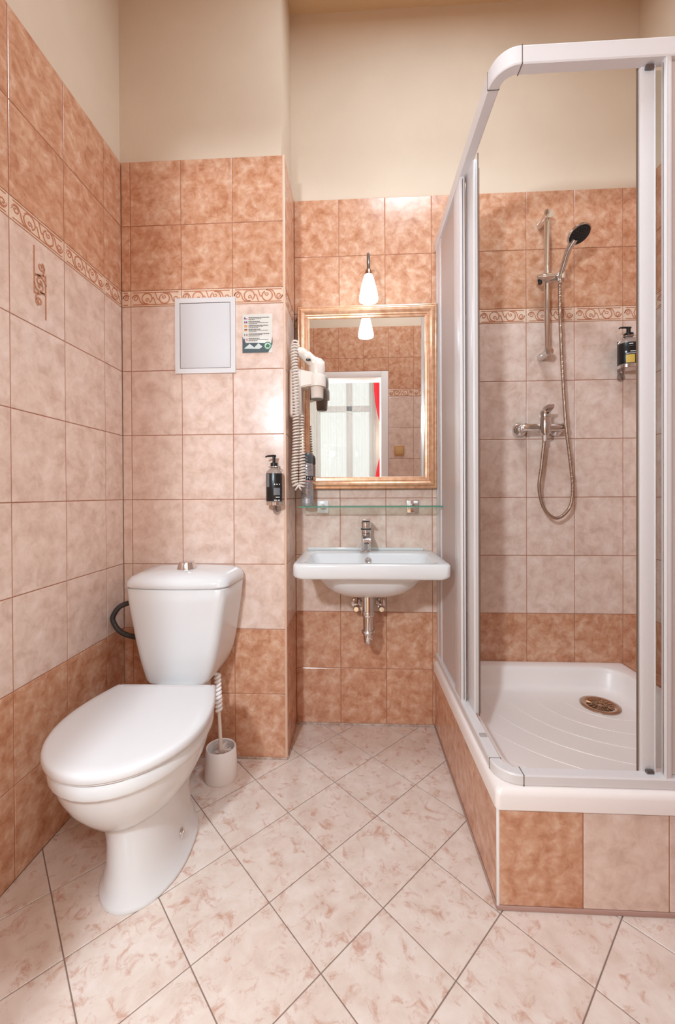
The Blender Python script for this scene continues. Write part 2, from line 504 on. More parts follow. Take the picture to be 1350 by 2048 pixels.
# floor: cream tiles laid on the diagonal
b = NB(); box(b, (XL - .15, .07, -.1), (XR + .15, YB + .2, -.0022))
FL = obj('floor', b, FGROUT, smooth=False, kind='structure', label='floor of cream tiles laid diagonally')
FX, FY, FA, FS = -0.21913, 1.28016, 0.78347, 0.20193
cs, sn = cos(FA) * FS, sin(FA) * FS


def clip(poly, ax, v, keep):
    out = []
    for i, p in enumerate(poly):
        q = poly[(i + 1) % len(poly)]; ip, iq = keep * (p[ax] - v) >= 0, keep * (q[ax] - v) >= 0
        if ip: out.append(p)
        if ip != iq:
            t = (v - p[ax]) / (q[ax] - p[ax]); out.append((p[0] + (q[0] - p[0]) * t, p[1] + (q[1] - p[1]) * t))
    return out


_ft = None
for i in range(-9, 12):
    for j in range(-9, 12):
        g = 0.0065
        c4 = [(i + a * (1 - g) + (1 - a) * g, j + d * (1 - g) + (1 - d) * g) for a, d in ((0, 0), (1, 0), (1, 1), (0, 1))]
        P = [(FX + cs * q + sn * p, FY + sn * q - cs * p) for p, q in c4]
        full = all(XL < p[0] < XR and .2 < p[1] < YB for p in P)
        if not full:
            for ax, v, k in ((0, XL, 1), (0, XR, -1), (1, .2, 1), (1, YB, -1)):
                if P: P = clip(P, ax, v, k)
            if len(P) < 3: continue
            ar = abs(sum(P[k][0] * P[(k + 1) % len(P)][1] - P[(k + 1) % len(P)][0] * P[k][1] for k in range(len(P)))) / 2
            if ar < 1e-4: continue
        c = (sum(p[0] for p in P) / len(P), sum(p[1] for p in P) / len(P))
        if full and _ft: me = _ft
        else:
            b = NB()
            ins = [tuple(c[k] + (p[k] - c[k]) * .988 for k in (0, 1)) for p in P]
            loft(b, [[(p[0] - c[0], p[1] - c[1], -.008) for p in P], [(p[0] - c[0], p[1] - c[1], -.0007) for p in P], [(p[0] - c[0], p[1] - c[1], 0) for p in ins]], False, True)
            me = mesh(b, 'floor_tile', False); me.materials.append(FLOOR)
            if full: _ft = me
        put('floor_tile', me, None, FL, (c[0], c[1], 0))

# corner bead on the boxed-out wall's tiled edge
b = NB(); box(b, (PX - .010, YT - .0012, 0), (PX + .0006, YT + .006, 2.332), .004, 2)
obj('trim_1', b, mat('corner_bead', (222, 184, 160), .3), kind='structure', label='pale corner bead on the tiled edge')
b = NB(); box(b, (PX + .001, YB - .006, -.001), (.346, YB + .001, .009), .003); box(b, (PX - .002, YT + .002, -.001), (PX + .004, YB, .008), .003)
box(b, (-.62, YT - .005, -.001), (PX + .002, YT + .001, .008), .003)
obj('trim_2', b, CAULK, kind='structure', label='sealant bead along the foot of the walls')

# ------------------------------------------------------------------ bedroom behind the camera (seen in the mirror)
RX0, RX1, RY, RZ = -1.7, 1.7, -3.0, 3.1
WX0, WX1, WZ0, WZ1 = -.62, .30, .85, 2.8
b = NB()
box(b, (RX0, RY, -.1), (RX0 - .1, .07, RZ)); box(b, (RX1, RY, -.1), (RX1 + .1, .07, RZ))
box(b, (RX0, RY - .3, -.1), (WX0, RY, RZ)); box(b, (WX1, RY - .3, -.1), (RX1, RY, RZ))
box(b, (WX0, RY - .3, -.1), (WX1, RY, WZ0)); box(b, (WX0, RY - .3, WZ1), (WX1, RY, RZ))
obj('wall_bedroom', b, ROOMW, smooth=False, kind='structure', label='bedroom walls beyond the doorway')
b = NB(); box(b, (RX0 - .1, RY - .3, RZ), (RX1 + .1, .07, RZ + .1)); obj('ceiling_bedroom', b, ROOMW, smooth=False, kind='structure')
b = NB(); box(b, (RX0 - .1, RY - .3, -.1), (RX1 + .1, .07, -.001)); obj('floor_bedroom', b, WOODF, smooth=False, kind='structure')
W1 = bpy.data.objects.new('window_1', None); COL.objects.link(W1); W1['kind'] = 'structure'; W1['label'] = 'white casement window seen in the mirror'
b = NB()
for lo, hi in (((WX0, RY - .15, WZ0), (WX0 + .06, RY - .08, WZ1)), ((WX1 - .06, RY - .15, WZ0), (WX1, RY - .08, WZ1)), ((WX0, RY - .15, WZ0), (WX1, RY - .08, WZ0 + .06)),
               ((WX0, RY - .15, WZ1 - .06), (WX1, RY - .08, WZ1)), ((-.135, RY - .16, WZ0), (-.03, RY - .07, WZ1)), ((WX0, RY - .16, 2.21), (WX1, RY - .07, 2.30))):
    box(b, lo, hi, .006)
obj('window_frame', b, WHITE, W1)
for x0, x1 in ((WX0 + .06, -.135), (-.03, WX1 - .06)):
    for z0, z1 in ((WZ0 + .06, 2.21), (2.30, WZ1 - .06)):
        simple('pane', PANE, (x0, RY - .122, z0), (x1, RY - .118, z1), W1, 0)


def curtain(name, m, x0f, x1f, z0, z1, y, waves, amp, label):
    b = NB(); nz = 26; nx = waves * 8; grid = []
    for k in range(nz + 1):
        z = z0 + (z1 - z0) * k / nz; a, c = x0f(z), x1f(z)
        grid.append([b.verts.new((a + (c - a) * i / nx, y + amp * (sin(2 * pi * waves * i / nx) + .5 * sin(2 * pi * waves * .37 * i / nx + z * .4)), z)) for i in range(nx + 1)])
    for r1, r2 in zip(grid, grid[1:]):
        for i in range(nx): b.faces.new((r1[i], r1[i + 1], r2[i + 1], r2[i]))
    o = obj(name, b, m, smooth=True, angle=180); return tag(o, label, 'curtain')


curtain('sheer_curtain', SHEER, lambda z: -1.0, lambda z: .345, .03, 2.95, RY + .12, 15, .022, 'white sheer curtain over the bedroom window, seen in the mirror')


curtain('red_curtain', RED, lambda z: .30 + .13 * math.exp(-((z - 1.72) / .45) ** 2), lambda z: .62 - .15 * math.exp(-((z - 1.72) / .16) ** 2), .03, 2.95, RY + .2, 3, .02,
        'red curtain gathered at the side of the bedroom window, seen in the mirror')
b = NB(); tube(b, [(-1.2, RY + .15, 2.97), (.8, RY + .15, 2.97)], .012)
tag(obj('curtain_rod', b, WHITE), 'curtain rod above the bedroom window', 'curtain rod')

# ------------------------------------------------------------------ toilet
TCX, TYH, TA = -.5992, 1.2452, .0237
TO = thing('toilet', 'white ceramic close-coupled toilet with its lid down, in the left corner', 'toilet', (TCX, TYH, 0), TA)
# local frame: x sideways, -y towards the camera


def sec(z, a, sf, sr, sc, pr=.75, pf=1.0, n=40):
    out = []
    for i in range(n):
        t = 2 * pi * i / n; c, s = cos(t), sin(t)
        if c >= 0: out.append((a * s, -(sc + (sf - sc) * c ** pf), z))
        else: out.append((a * (abs(s) ** 1.0) * (1 if s >= 0 else -1), -(sc - (sc - sr) * abs(c) ** pr), z))
    return out


b = NB()
loft(b, [sec(*q) for q in (
    (0.0, .108, .300, -.05, .14), (.006, .111, .303, -.05, .14), (.012, .108, .300, -.05, .14), (.03, .097, .293, -.05, .15), (.08, .087, .289, -.04, .15), (.14, .084, .291, -.04, .15),
    (.195, .087, .298, -.06, .15), (.212, .098, .306, -.06, .15), (.222, .116, .320, -.06, .15), (.25, .138, .345, -.06, .16), (.285, .155, .372, -.06, .17), (.32, .168, .390, -.06, .18),
    (.346, .175, .399, -.05, .18), (.356, .178, .402, -.05, .18), (.360, .184, .408, -.05, .18), (.366, .187, .411, -.05, .18), (.395, .188, .412, -.04, .18), (.3985, .184, .408, -.04, .18))], True, True)
for v in b.verts:
    k = min(1, max(0, (.21 - v.co.z) / .02)); v.co.x += .012 * k
obj('bowl', b, CERAMIC, TO, angle=60)


def lidsec(z, ins, n=22):
    wm, wh, Ln, s0 = .1959 - ins, .1564 - ins, .421 - ins, .421 * .4424; half = []
    for i in range(12): half.append((wh + (wm - wh) * sin(pi / 2 * i / 12), -(s0 * i / 12 + (ins if i == 0 else 0))))
    for i in range(n + 1):
        t = pi / 2 * i / n; half.append((wm * cos(t), -(s0 + (Ln - s0) * sin(t))))
    return [(x, y, z) for x, y in half] + [(-x, y, z) for x, y in half[-2::-1]]


b = NB(); loft(b, [lidsec(.4065, .006), lidsec(.4075, .001), lidsec(.411, 0), lidsec(.4205, .0005), lidsec(.4255, .004), lidsec(.4278, .012), lidsec(.4295, .03)])
obj('lid', b, SEAT, TO, angle=50)
b = NB(); loft(b, [lidsec(.3995, .010), lidsec(.4015, .005), lidsec(.4055, .005)])
obj('seat', b, SEAT, TO, angle=50)
for s in (-1, 1):
    b = NB(); tube(b, [(s * .10, .008, .407), (s * .06, .008, .407)], .008, 12); box(b, (s * .08 - .010, .002, .372), (s * .08 + .010, .014, .406), .002)
    obj('hinge', b, SEAT, TO)
b = NB(); loft(b, [rrect(-.01, .125, .072, .14, .04, z) for z in (.20, .370)] + [rrect(-.01, .125, .068, .135, .04, .3735)])
obj('cistern_deck', b, CERAMIC, TO)


def cist(z, wf, wb, yf, yb, r=.035, bow=.012, n=7):
    """plan of the cistern: front narrower than the back, the front slightly bowed"""
    pts = []; C = [(wb, yb, .02), (-wb, yb, .02), (-wf, yf, r), (wf, yf, r)]
    for k in range(4):
        x, y, rad = C[k]; x0, y0, _ = C[k - 1]; x1, y1, _ = C[(k + 1) % 4]
        a = Vector((x0 - x, y0 - y)).normalized(); d = Vector((x1 - x, y1 - y)).normalized(); c = Vector((x, y))
        for i in range(n + 1):
            t = i / n; p = (c + a * rad) * (1 - t) ** 2 + c * 2 * t * (1 - t) + (c + d * rad) * t * t
            pts.append((p.x, p.y, z))
        if k == 2:
            for i in range(1, 6):
                t = i / 6; pts.append(((-wf + r) + (2 * wf - 2 * r) * t, yf - bow * sin(pi * t), z))
    return pts


YF_, YBK = 1.335 - TYH, 1.528 - TYH
b = NB()
loft(b, [cist(z, wf, wb, yf, YBK) for z, wf, wb, yf in (
    (.374, .100, .090, YF_ + .016), (.377, .109, .104, YF_ + .010), (.390, .114, .122, YF_ + .007), (.42, .122, .140, YF_ + .006), (.46, .133, .155, YF_ + .005), (.52, .146, .166, YF_ + .004), (.60, .160, .178, YF_ + .002), (.66, .170, .186, YF_), (.702, .175, .190, YF_), (.7045, .173, .188, YF_ + .002))])
CI = obj('cistern', b, CERAMIC, TO, loc=(-.018, 0, 0), rot=(0, 0, -TA), angle=50)
b = NB()
loft(b, [cist(z, wf, wb, yf, YBK, .05, bw) for z, wf, wb, yf, bw in (
    (.7065, .176, .190, YF_ - .001, .012), (.712, .180, .193, YF_ - .005, .012), (.728, .178, .192, YF_ - .002, .013), (.741, .168, .184, YF_ + .010, .013), (.750, .146, .166, YF_ + .030, .012), (.755, .105, .13, YF_ + .055, .008), (.757, .05, .07, YF_ + .075, .004))])
obj('cistern_lid', b, CERAMIC, TO, loc=(-.018, 0, 0), rot=(0, 0, -TA), angle=50)
b = NB(); lathe(b, [(.033, .752), (.034, .757), (.031, .764), (.0285, .778), (.026, .7825), (.0, .7835)], (-.0125, 1.44 - TYH, 0), 28)
obj('flush_button', b, CHROME, TO, label='round chrome flush button')
b = NB(); lathe(b, [(.015, -.002), (.015, .003), (.009, .005), (.0, .005)], (.1652 - .018, .180, .664), 20, 'x', 1, 1)
obj('side_plug', b, GREYMET, TO, rot=(0, 0, 0))
b = NB(); lathe(b, [(.013, 0), (.013, .003), (.010, .005), (.006, .0055), (.006, .002), (0, .002)], (.1005, -.138, .066), 18, 'x')
bo = obj('fixing_bolt', b, CHROME, TO, label='chrome fixing bolt low on the pedestal')
b = NB(); box(b, (.0955, -.170, .062), (.0998, -.158, .071), .0005); obj('bolt_mark', b, mat('grey_stamp', (176, 170, 168), .4), TO)

# flexible hose beside the cistern
b = NB(); pth = smooth_path([(-.775, 1.43, .632), (-.815, 1.43, .634), (-.862, 1.43, .618), (-.888, 1.43, .585), (-.888, 1.43, .560), (-.862, 1.43, .525), (-.815, 1.43, .508), (-.765, 1.43, .508)], 6)
tube(b, pth, .0088, 10)
HO = obj('supply_hose', b, GREYP); tag(HO, 'dark flexible water hose looping out between the cistern and the left wall', 'hose')
b = NB(); tube(b, coil(pth, .0088, .004, 8), .0011, 4); obj('braid', b, RUBBER, HO)

# toilet brush
BH = thing('brush_holder', 'white round brush holder on the floor right of the toilet', 'brush holder', (-.4905, 1.432, 0))
b = NB(); lathe(b, [(.0, 0), (.056, 0), (.058, .004), (.053, .108), (.0505, .112), (.047, .110), (.046, .06), (.0, .055)], (0, 0, 0), 36, sx=1.02, sy=.95)
obj('cup', b, WHITE, BH)
TB = thing('toilet_brush', 'white toilet brush with a ribbed twisted handle, standing in its holder', 'toilet brush', (-.4905, 1.432, 0))
top = Vector((-.020, .025, .366)); bot = Vector((.0, 0, .09))
b = NB(); tube(b, [bot, bot.lerp(top, .48), bot.lerp(top, .98)], [.0075, .006, .0065], 12); obj('rod', b, PLAST, TB)
b = NB(); tube(b, coil([bot.lerp(top, .52), bot.lerp(top, 1.0)], .0075, .0145, 12), .0060, 8); obj('twisted_grip', b, WHITE, TB)
b = NB()
for k in range(150):
    a = random.uniform(0, 2 * pi); zz = random.uniform(.070, .103); r = random.uniform(.02, .038)
    p = Vector((.002, 0, zz)); q = p + Vector((cos(a) * r, sin(a) * r, random.uniform(-.008, .012)))
    tube(b, [p, q], .0013, 3, False)
obj('bristles', b, BRISTLE, TB, kind='stuff')

# ------------------------------------------------------------------ access panel and notice
AP = thing('access_panel', 'white square access panel set in the wall above the toilet', 'access panel', (-.575, YT, 1.6425))
x0, x1, z0, z1 = -.1185, .1180, -.1455, .1450
b = NB(); fr = .0185
for lo, hi in (((x0, -.009, z0), (x0 + fr, .0, z1)), ((x1 - fr, -.009, z0), (x1, .0, z1)), ((x0 + fr, -.009, z0), (x1 - fr, 0, z0 + fr)), ((x0 + fr, -.009, z1 - fr), (x1 - fr, 0, z1))):
    box(b, lo, hi, .0)
for v in b.verts:
    pass
obj('frame', b, mat('panel_frame_lacquer', (214, 209, 208), .45), AP, smooth=False)
simple('gap', mat('shadow_gap', (70, 66, 66), .8), (x0 + .01, -.002, z0 + .01), (x1 - .01, -.0005, z1 - .01), AP, 0)
simple('door', mat('grey_white_lacquer', (204, 200, 200), .5), (x0 + fr + .002, -.0082, z0 + fr + .002), (x1 - fr - .002, -.002, z1 - fr - .002), AP, .001)

NC = thing('notice', 'small multilingual notice with tiny flags on the wall right of the white panel', 'notice', (-.3725, YT, 1.648))
nx, nz = .0585, .0745
simple('card', CARD, (-nx, -.0015, -nz), (nx, .0, nz), NC, .0003)


def rects(lst, y=-.0018):
    bb = NB()
    for x0_, z0_, x1_, z1_ in lst:
        v = [bb.verts.new((x, yy, z)) for yy in (y,) for x, z in ((x0_, z0_), (x1_, z0_), (x1_, z1_), (x0_, z1_))]; bb.faces.new(v)
    return bb


rt = random.Random(5); words = []
for k, zt in enumerate((.058, .0425, .0275, .0125, -.0045, -.0225)):
    nl = 3
    for li in range(nl):
        z = zt + .003 - li * .0042; x = -.034; xe = (.044, .012, -.004)[li] + rt.uniform(-.01, .01) if k % 2 == 0 else (.008, .040, -.006)[li]
        while x < xe:
            wd = rt.uniform(.003, .008); words.append((x, z - (.0014 if li == 0 else .0010), x + wd, z + (.0014 if li == 0 else .0010))); x += wd + .0011
obj('printed_text', rects(words), INK, NC, smooth=False)
FLAGS = [('flag', [((235, 235, 235), (0, .5, 1, 1)), ((200, 40, 50), (0, 0, 1, .5)), ((30, 50, 120), (0, 0, .4, 1))]),
         ('flag', [((40, 50, 120), (0, 0, 1, 1)), ((220, 220, 220), (.4, 0, .6, 1)), ((200, 40, 50), (0, .38, 1, .62))]),
         ('flag', [((190, 40, 40), (0, 0, 1, 1)), ((226, 180, 60), (0, .25, 1, .75))]),
         ('flag', [((30, 30, 30), (0, .66, 1, 1)), ((190, 40, 40), (0, .33, 1, .66)), ((226, 180, 60), (0, 0, 1, .33))]),
         ('flag', [((30, 90, 60), (0, 0, .33, 1)), ((230, 230, 230), (.33, 0, .66, 1)), ((150, 30, 40), (.66, 0, 1, 1))]),
         ('flag', [((30, 40, 100), (0, 0, .33, 1)), ((230, 230, 230), (.33, 0, .66, 1)), ((190, 40, 50), (.66, 0, 1, 1))])]
for k, zt in enumerate((.058, .0425, .0275, .0125, -.0060, -.0240)):
    me_m = []; bb = NB()
    for q, (c, (a, d, e, f)) in enumerate(FLAGS[k][1]):
        X, Z, Wd, H_ = -.051, zt - .003, .012, .0075
        v = [bb.verts.new((x, -.0018 - q * .0002, z)) for x, z in ((X + a * Wd, Z + d * H_), (X + e * Wd, Z + d * H_), (X + e * Wd, Z + f * H_), (X + a * Wd, Z + f * H_))]
        fa = bb.faces.new(v); fa.material_index = q; me_m.append(mat('flag_print', c, .5))
    obj('flag', bb, me_m, NC, smooth=False)
bb = NB()


def poly(bb, pts, y=-.0020, mi=0):
    f = bb.faces.new([bb.verts.new((x, y, z)) for x, z in pts]); f.material_index = mi


poly(bb, [(-nx, -nz), (.042, -nz), (.050, -.060), (.057, -.030), (nx, -.012), (nx, -.045), (.052, -.050), (.04, -.036), (-.01, -.034), (-.045, -.036), (-.056, -.020), (-nx, -.010)][0:2] + [(.05, -.058), (.04, -.038), (-.01, -.036), (-.045, -.036), (-nx, -.012)])
poly(bb, [(-.052, -.058), (-.03, -.040), (-.012, -.054), (.004, -.038), (.020, -.052), (.008, -.060), (-.02, -.059)], -.0023, 1)
poly(bb, [(nx - .006, -.045), (nx, -.045), (nx, -.012)], -.0023, 0)
obj('landscape_picture', bb, [TEALP, SNOW], NC, smooth=False)
bb = NB()
poly(bb, [(.040 + .0155 * cos(2 * pi * k / 20), -.049 + .0155 * sin(2 * pi * k / 20)) for k in range(20)], -.0026, 0)
poly(bb, [(.040 + .0118 * cos(2 * pi * k / 20), -.049 + .0118 * sin(2 * pi * k / 20)) for k in range(20)], -.0029, 1)
poly(bb, [(.034, -.056), (.046, -.056), (.049, -.047), (.040, -.041), (.032, -.048)], -.0032, 0)
obj('round_emblem', bb, [GREENP, SNOW], NC, smooth=False)


# ------------------------------------------------------------------ raised ornament on one left-wall tile
orn = NB()
for P, wd in ((([(-.020, .100), (-.020, -.035)]), .004), (([(.022, -.095), (.022, .035)]), .004)):
    ribbon(orn, [(P[0][0], P[0][1] + (P[1][1] - P[0][1]) * k / 12) for k in range(13)], wd, -.002)
for s in (1, -1):
    f = lambda P, s=s: [(p[0] * s + .001, p[1] * s) for p in P]
    ribbon(orn, f(spiral(.004, .052, .013, pi * .4, -1.3)), .005, -.002)
    ribbon(orn, f(bez((-.020, .022), (.004, .020), (.016, .030), (.016, .052))), .005, -.002)
    ribbon(orn, f(bez((-.018, .018), (-.006, .030), (.018, .022), (.022, .004))), .005, -.002)
    ribbon(orn, f(spiral(.000, .006, .013, pi * .5, 1.0, 20, .3)), .004, -.002)
    ribbon(orn, f(bez((-.018, -.030), (-.010, -.034), (.000, -.030), (.008, -.020))), .005, -.002)
obj('scroll_ornament', orn, mat('tan_relief_glaze', (196, 142, 112), .22), WL, (XL + .0003, 1.1243, 1.640), (0, 0, pi / 2))

# ------------------------------------------------------------------ pump dispensers


def dispenser(name, label, loc, rz, r, zb, zs, zn, ztop, prints, spout=-1):
    """z values relative to loc: bottle base, shoulder, neck, top of the pump; wall lies at +y"""
    t = thing(name, label, 'soap dispenser', loc, rz)
    H_ = zs - zb
    b = NB(); lathe(b, [(0, zb), (r * .9, zb), (r, zb + .004), (r, zs), (r * .93, zs + .008), (r * .6, zn - .007), (r * .36, zn), (r * .36, zn + .006), (0, zn + .006)], (0, 0, 0), 28, sx=1, sy=.85)
    bt = obj('bottle', b, mat('smoky_clear_plastic', (172, 150, 138), .15, 0, Alpha=.75), t)
    b = NB(); lathe(b, [(r * 1.015, zb + .010), (r * 1.03, zb + .011), (r * 1.03, zs - .001), (r * 1.015, zs)], (0, 0, 0), 28, sx=1, sy=.85)
    obj('wrap_label', b, BLACK, bt, label='black printed label')
    bb = NB()
    for (a0, z0_, a1, z1_, mi) in prints:
        n = 5; ro = r * 1.045; row = []
        for i in range(n + 1):
            a = a0 + (a1 - a0) * i / n; row.append([bb.verts.new((ro * sin(a), -ro * .85 * cos(a) - .0003, z)) for z in (zb + H_ * z0_, zb + H_ * z1_)])
        for p, q in zip(row, row[1:]):
            f = bb.faces.new((p[0], q[0], q[1], p[1])); f.material_index = mi
    obj('print', bb, [PRINT, YELLOW, mat('grey_print', (110, 112, 116), .5)], bt)
    b = NB(); lathe(b, [(0, zn + .004), (r * .46, zn + .004), (r * .46, zn + .016), (r * .28, zn + .018), (r * .20, zn + .020), (r * .20, ztop - .004), (0, ztop - .004)], (0, 0, 0), 18)
    tube(b, smooth_path([(r * .25, 0, ztop - .003), (-r * .2, 0, ztop - .002), (spout * r * .9, -.004, ztop - .004), (spout * r * 1.05, -.005, ztop - .008)], 4), [.0045] * 4 + [.0040] * 4 + [.003] * 5, 8)
    obj('pump', b, BLACK, t)
    b = NB(); ring = [(r * .75 * cos(2 * pi * k / 20), r * .6 * sin(2 * pi * k / 20), zn + .002) for k in range(21)]
    tube(b, ring, .0016, 6)
    yw = -loc[1] + (YT if 'wall_yt' in name else 0)
    dy = WALLY - loc[1]
    box(b, (-.011, dy - .003, zb - .010), (.011, dy - .0005, zn + .004), .001)
    tube(b, [(0, dy - .002, zn + .002), (0, r * .6, zn + .002)], .0022, 6)
    lathe(b, [(0, zb - .006), (r * 1.08, zb - .006), (r * 1.1, zb + .006), (r * 1.04, zb + .006), (r * 1.02, zb - .003), (0, zb - .003)], (0, 0, 0), 28, sx=1, sy=.88)
    obj('bracket', b, CHROME, t)
    b = NB()
    loft(b, [[(.004 + .0155 * cos(a), dy - .001 - d, zb - .026 + (.022 if sin(a) > 0 else .018) * sin(a)) for a in [2 * pi * k / 20 for k in range(20)]] for d in (0, .006)])
    tb = obj('clip_tab', b, CLEAR, t)
    b = NB(); tube(b, smooth_path([(0, dy - .008, zb - .008), (.001, dy - .012, zb - .022), (.006, dy - .010, zb - .032), (.009, dy - .008, zb - .026)], 5), .0016, 6); obj('wire_hook', b, GREYMET, t)
    return t


WALLY = YT
dispenser('soap_dispenser', 'black pump bottle in a wall bracket at the edge of the toilet wall', (-.3035, 1.500, 0), 0, .0295, .992, 1.105, 1.128, 1.1735,
          [(-.95, .55, -.45, .98, 2), (.15, .615, .28, .655, 0), (.45, .615, .6, .655, 0), (.8, .615, .92, .655, 0), (.1, .28, .95, .52, 2), (.35, .20, .9, .225, 0), (.15, .1, .5, .13, 0), (.62, .1, .9, .13, 0)])
WALLY = YB
dispenser('soap_dispenser', 'black pump bottle with a mustard label, on the tiles inside the shower', (1.1345, 1.722, 0), 0, .0385, 1.545, 1.640, 1.668, 1.7115,
          [(-.45, .90, -.1, .94, 0), (-.45, .82, -.1, .85, 2), (-.35, .58, .15, .615, 0), (-.8, .56, -.65, .63, 0), (-.7, .50, .15, .525, 0), (-.72, .12, .08, .46, 1)])

# ------------------------------------------------------------------ washbasin
WBX, BW, BY0, BY1 = .0565, .2775, 1.400, YB - .001
WS = thing('washbasin', 'white rectangular ceramic washbasin on the back wall under the mirror', 'washbasin', (WBX, 0, 0))
hy = (BY1 - BY0) / 2; cy_ = (BY0 + BY1) / 2
b = NB()
ix, iy0, iy1 = .238, 1.428, 1.668; icy, ihy = (iy0 + iy1) / 2, (iy1 - iy0) / 2
loops = [rrect(0, 1.61, .035, .03, .03, .6215), rrect(0, 1.605, .085, .055, .055, .6265), rrect(0, 1.60, .125, .080, .08, .637), rrect(0, 1.595, .155, .105, .10, .653), rrect(0, 1.595, .178, .125, .11, .674), rrect(0, 1.595, .192, .140, .11, .698), rrect(0, 1.595, .199, .147, .11, .7235),
         rrect(0, cy_, BW - .012, hy - .004, .03, .7265), rrect(0, cy_, BW - .003, hy - .001, .034, .731), rrect(0, cy_, BW, hy, .026, .738), rrect(0, cy_, BW, hy, .026, .773), rrect(0, cy_, BW - .002, hy - .002, .034, .778), rrect(0, cy_, BW - .006, hy - .006, .03, .780),
         rrect(0, icy, ix, ihy, .035, .780), rrect(0, icy, ix - .004, ihy - .004, .035, .777), rrect(0, icy, ix - .012, ihy - .008, .04, .750), rrect(0, icy, ix - .035, ihy - .02, .06, .715), rrect(0, icy + .01, ix - .09, ihy - .06, .05, .682), rrect(0, icy + .02, .04, .03, .029, .668)]
loft(b, loops)
obj('basin', b, CERAMIC, WS, angle=50)
b = NB(); box(b, (-BW + .012, YB - .012, .779), (BW - .035, YB - .001, .790), .003); obj('back_upstand', b, CERAMIC, WS)
b = NB(); lathe(b, [(.0125, .003), (.0135, -.001), (.0105, -.003), (.008, -.0015), (0, -.0015)], (-.003, icy + ihy - .014, .752), 20, 'y'); obj('overflow_ring', b, CHROME, WS, label='chrome overflow ring')
b = NB(); lathe(b, [(0, .669), (.022, .669), (.022, .673), (0, .674)], (0, icy + .02, 0), 20); obj('plug', b, CHROME, WS)
# tap
TP = thing('basin_tap', 'chrome single-lever mixer tap on the washbasin', 'tap', (WBX - .0095, 1.722, .780))
b = NB(); lathe(b, [(0, 0), (.0245, 0), (.0245, .005), (.021, .008), (.0205, .100), (.0215, .103), (.0215, .124), (.019, .128), (0, .128)], (0, 0, 0), 28); obj('body', b, CHROME, TP)
b = NB(); loft(b, [[(sx * wv, y, z + sz * hv) for sx, sz in ((-1, -1), (1, -1), (1, 1), (-1, 1))] for y, z, wv, hv in ((-.005, .070, .0175, .016), (-.06, .068, .0165, .012), (-.105, .060, .0155, .009), (-.112, .057, .014, .007))])
bmesh.ops.bevel(b, geom=list(b.edges), offset=.003, segments=2, affect='EDGES'); obj('spout', b, CHROME, TP)
b = NB(); lathe(b, [(0, -.010), (.010, -.010), (.010, 0), (0, 0)], (0, -.100, .055), 16); obj('aerator', b, GREYMET, TP)
b = NB(); loft(b, [[(sx * wv, y, z + sz * .0035) for sx, sz in ((-1, -1), (1, -1), (1, 1), (-1, 1))] for y, z, wv in ((.020, .131, .019), (-.02, .134, .0195), (-.075, .139, .0175), (-.085, .140, .015))])
bmesh.ops.bevel(b, geom=list(b.edges), offset=.002, segments=2, affect='EDGES'); obj('lever', b, CHROME, TP)
b = NB(); lathe(b, [(.0217, .094), (.0222, .095), (.0222, .098), (.0217, .099)], (0, 0, 0), 28); obj('joint_ring', b, RUBBER, TP)
# waste pipe
WP = thing('waste_trap', 'chrome waste pipe and trap below the washbasin', 'waste pipe', (WBX - .006, 1.61, 0))
b = NB(); lathe(b, [(0, .630), (.0235, .630), (.0235, .560), (.024, .556), (.0205, .552), (.0205, .470), (.0, .470)], (0, 0, 0), 24); obj('tailpiece', b, CHROME, WP)
b = NB(); lathe(b, [(.020, .556), (.025, .556), (.027, .550), (.027, .540), (.023, .535), (.020, .535)], (0, 0, 0), 24); obj('collar', b, CHROME, WP)
b = NB(); lathe(b, [(.019, .482), (.025, .481), (.028, .475), (.026, .468), (.023, .464), (.019, .464)], (0, 0, 0), 24); obj('collar', b, CHROME, WP)
b = NB(); tube(b, smooth_path([(0, 0, .47), (0, 0, .448), (0, .010, .434), (0, .035, .428), (0, .060, .436), (0, .070, .455), (0, .070, .50), (0, .080, .522), (0, .105, .530), (0, YB - 1.61, .530)], 6), .0190, 18); obj('trap_bend', b, CHROME, WP)
b = NB(); lathe(b, [(.017, 0), (.034, 0), (.030, -.008), (.017, -.012)], (0, YB - 1.61, .53), 24, 'y'); obj('wall_rose', b, CHROME, WP)
for x, lab in ((.004, 'left chrome angle valve under the washbasin'), (.1115, 'right chrome angle valve under the washbasin')):
    AV = thing('angle_valve', lab, 'valve', (x, YB, .545), group='angle valves under the washbasin')
    b = NB(); lathe(b, [(0, 0), (.023, 0), (.021, -.008), (.010, -.011), (.010, -.055), (0, -.056)], (0, 0, 0), 22, 'y'); obj('body', b, CHROME, AV)
    b = NB(); lathe(b, [(0, -.052), (.012, -.053), (.014, -.060), (.0135, -.074), (.010, -.078), (0, -.078)], (0, 0, -.008), 14, 'y'); obj('knob', b, CHROME, AV)
    b = NB(); tube(b, smooth_path([(0, -.035, .006), (0, -.037, .030), ((WBX - x) * .12, -.040, .060), ((WBX - x) * .35, -.045, .098)], 5), [.0078] * 5 + [.0055] * 11, 10); obj('riser', b, DKCHROME, AV)

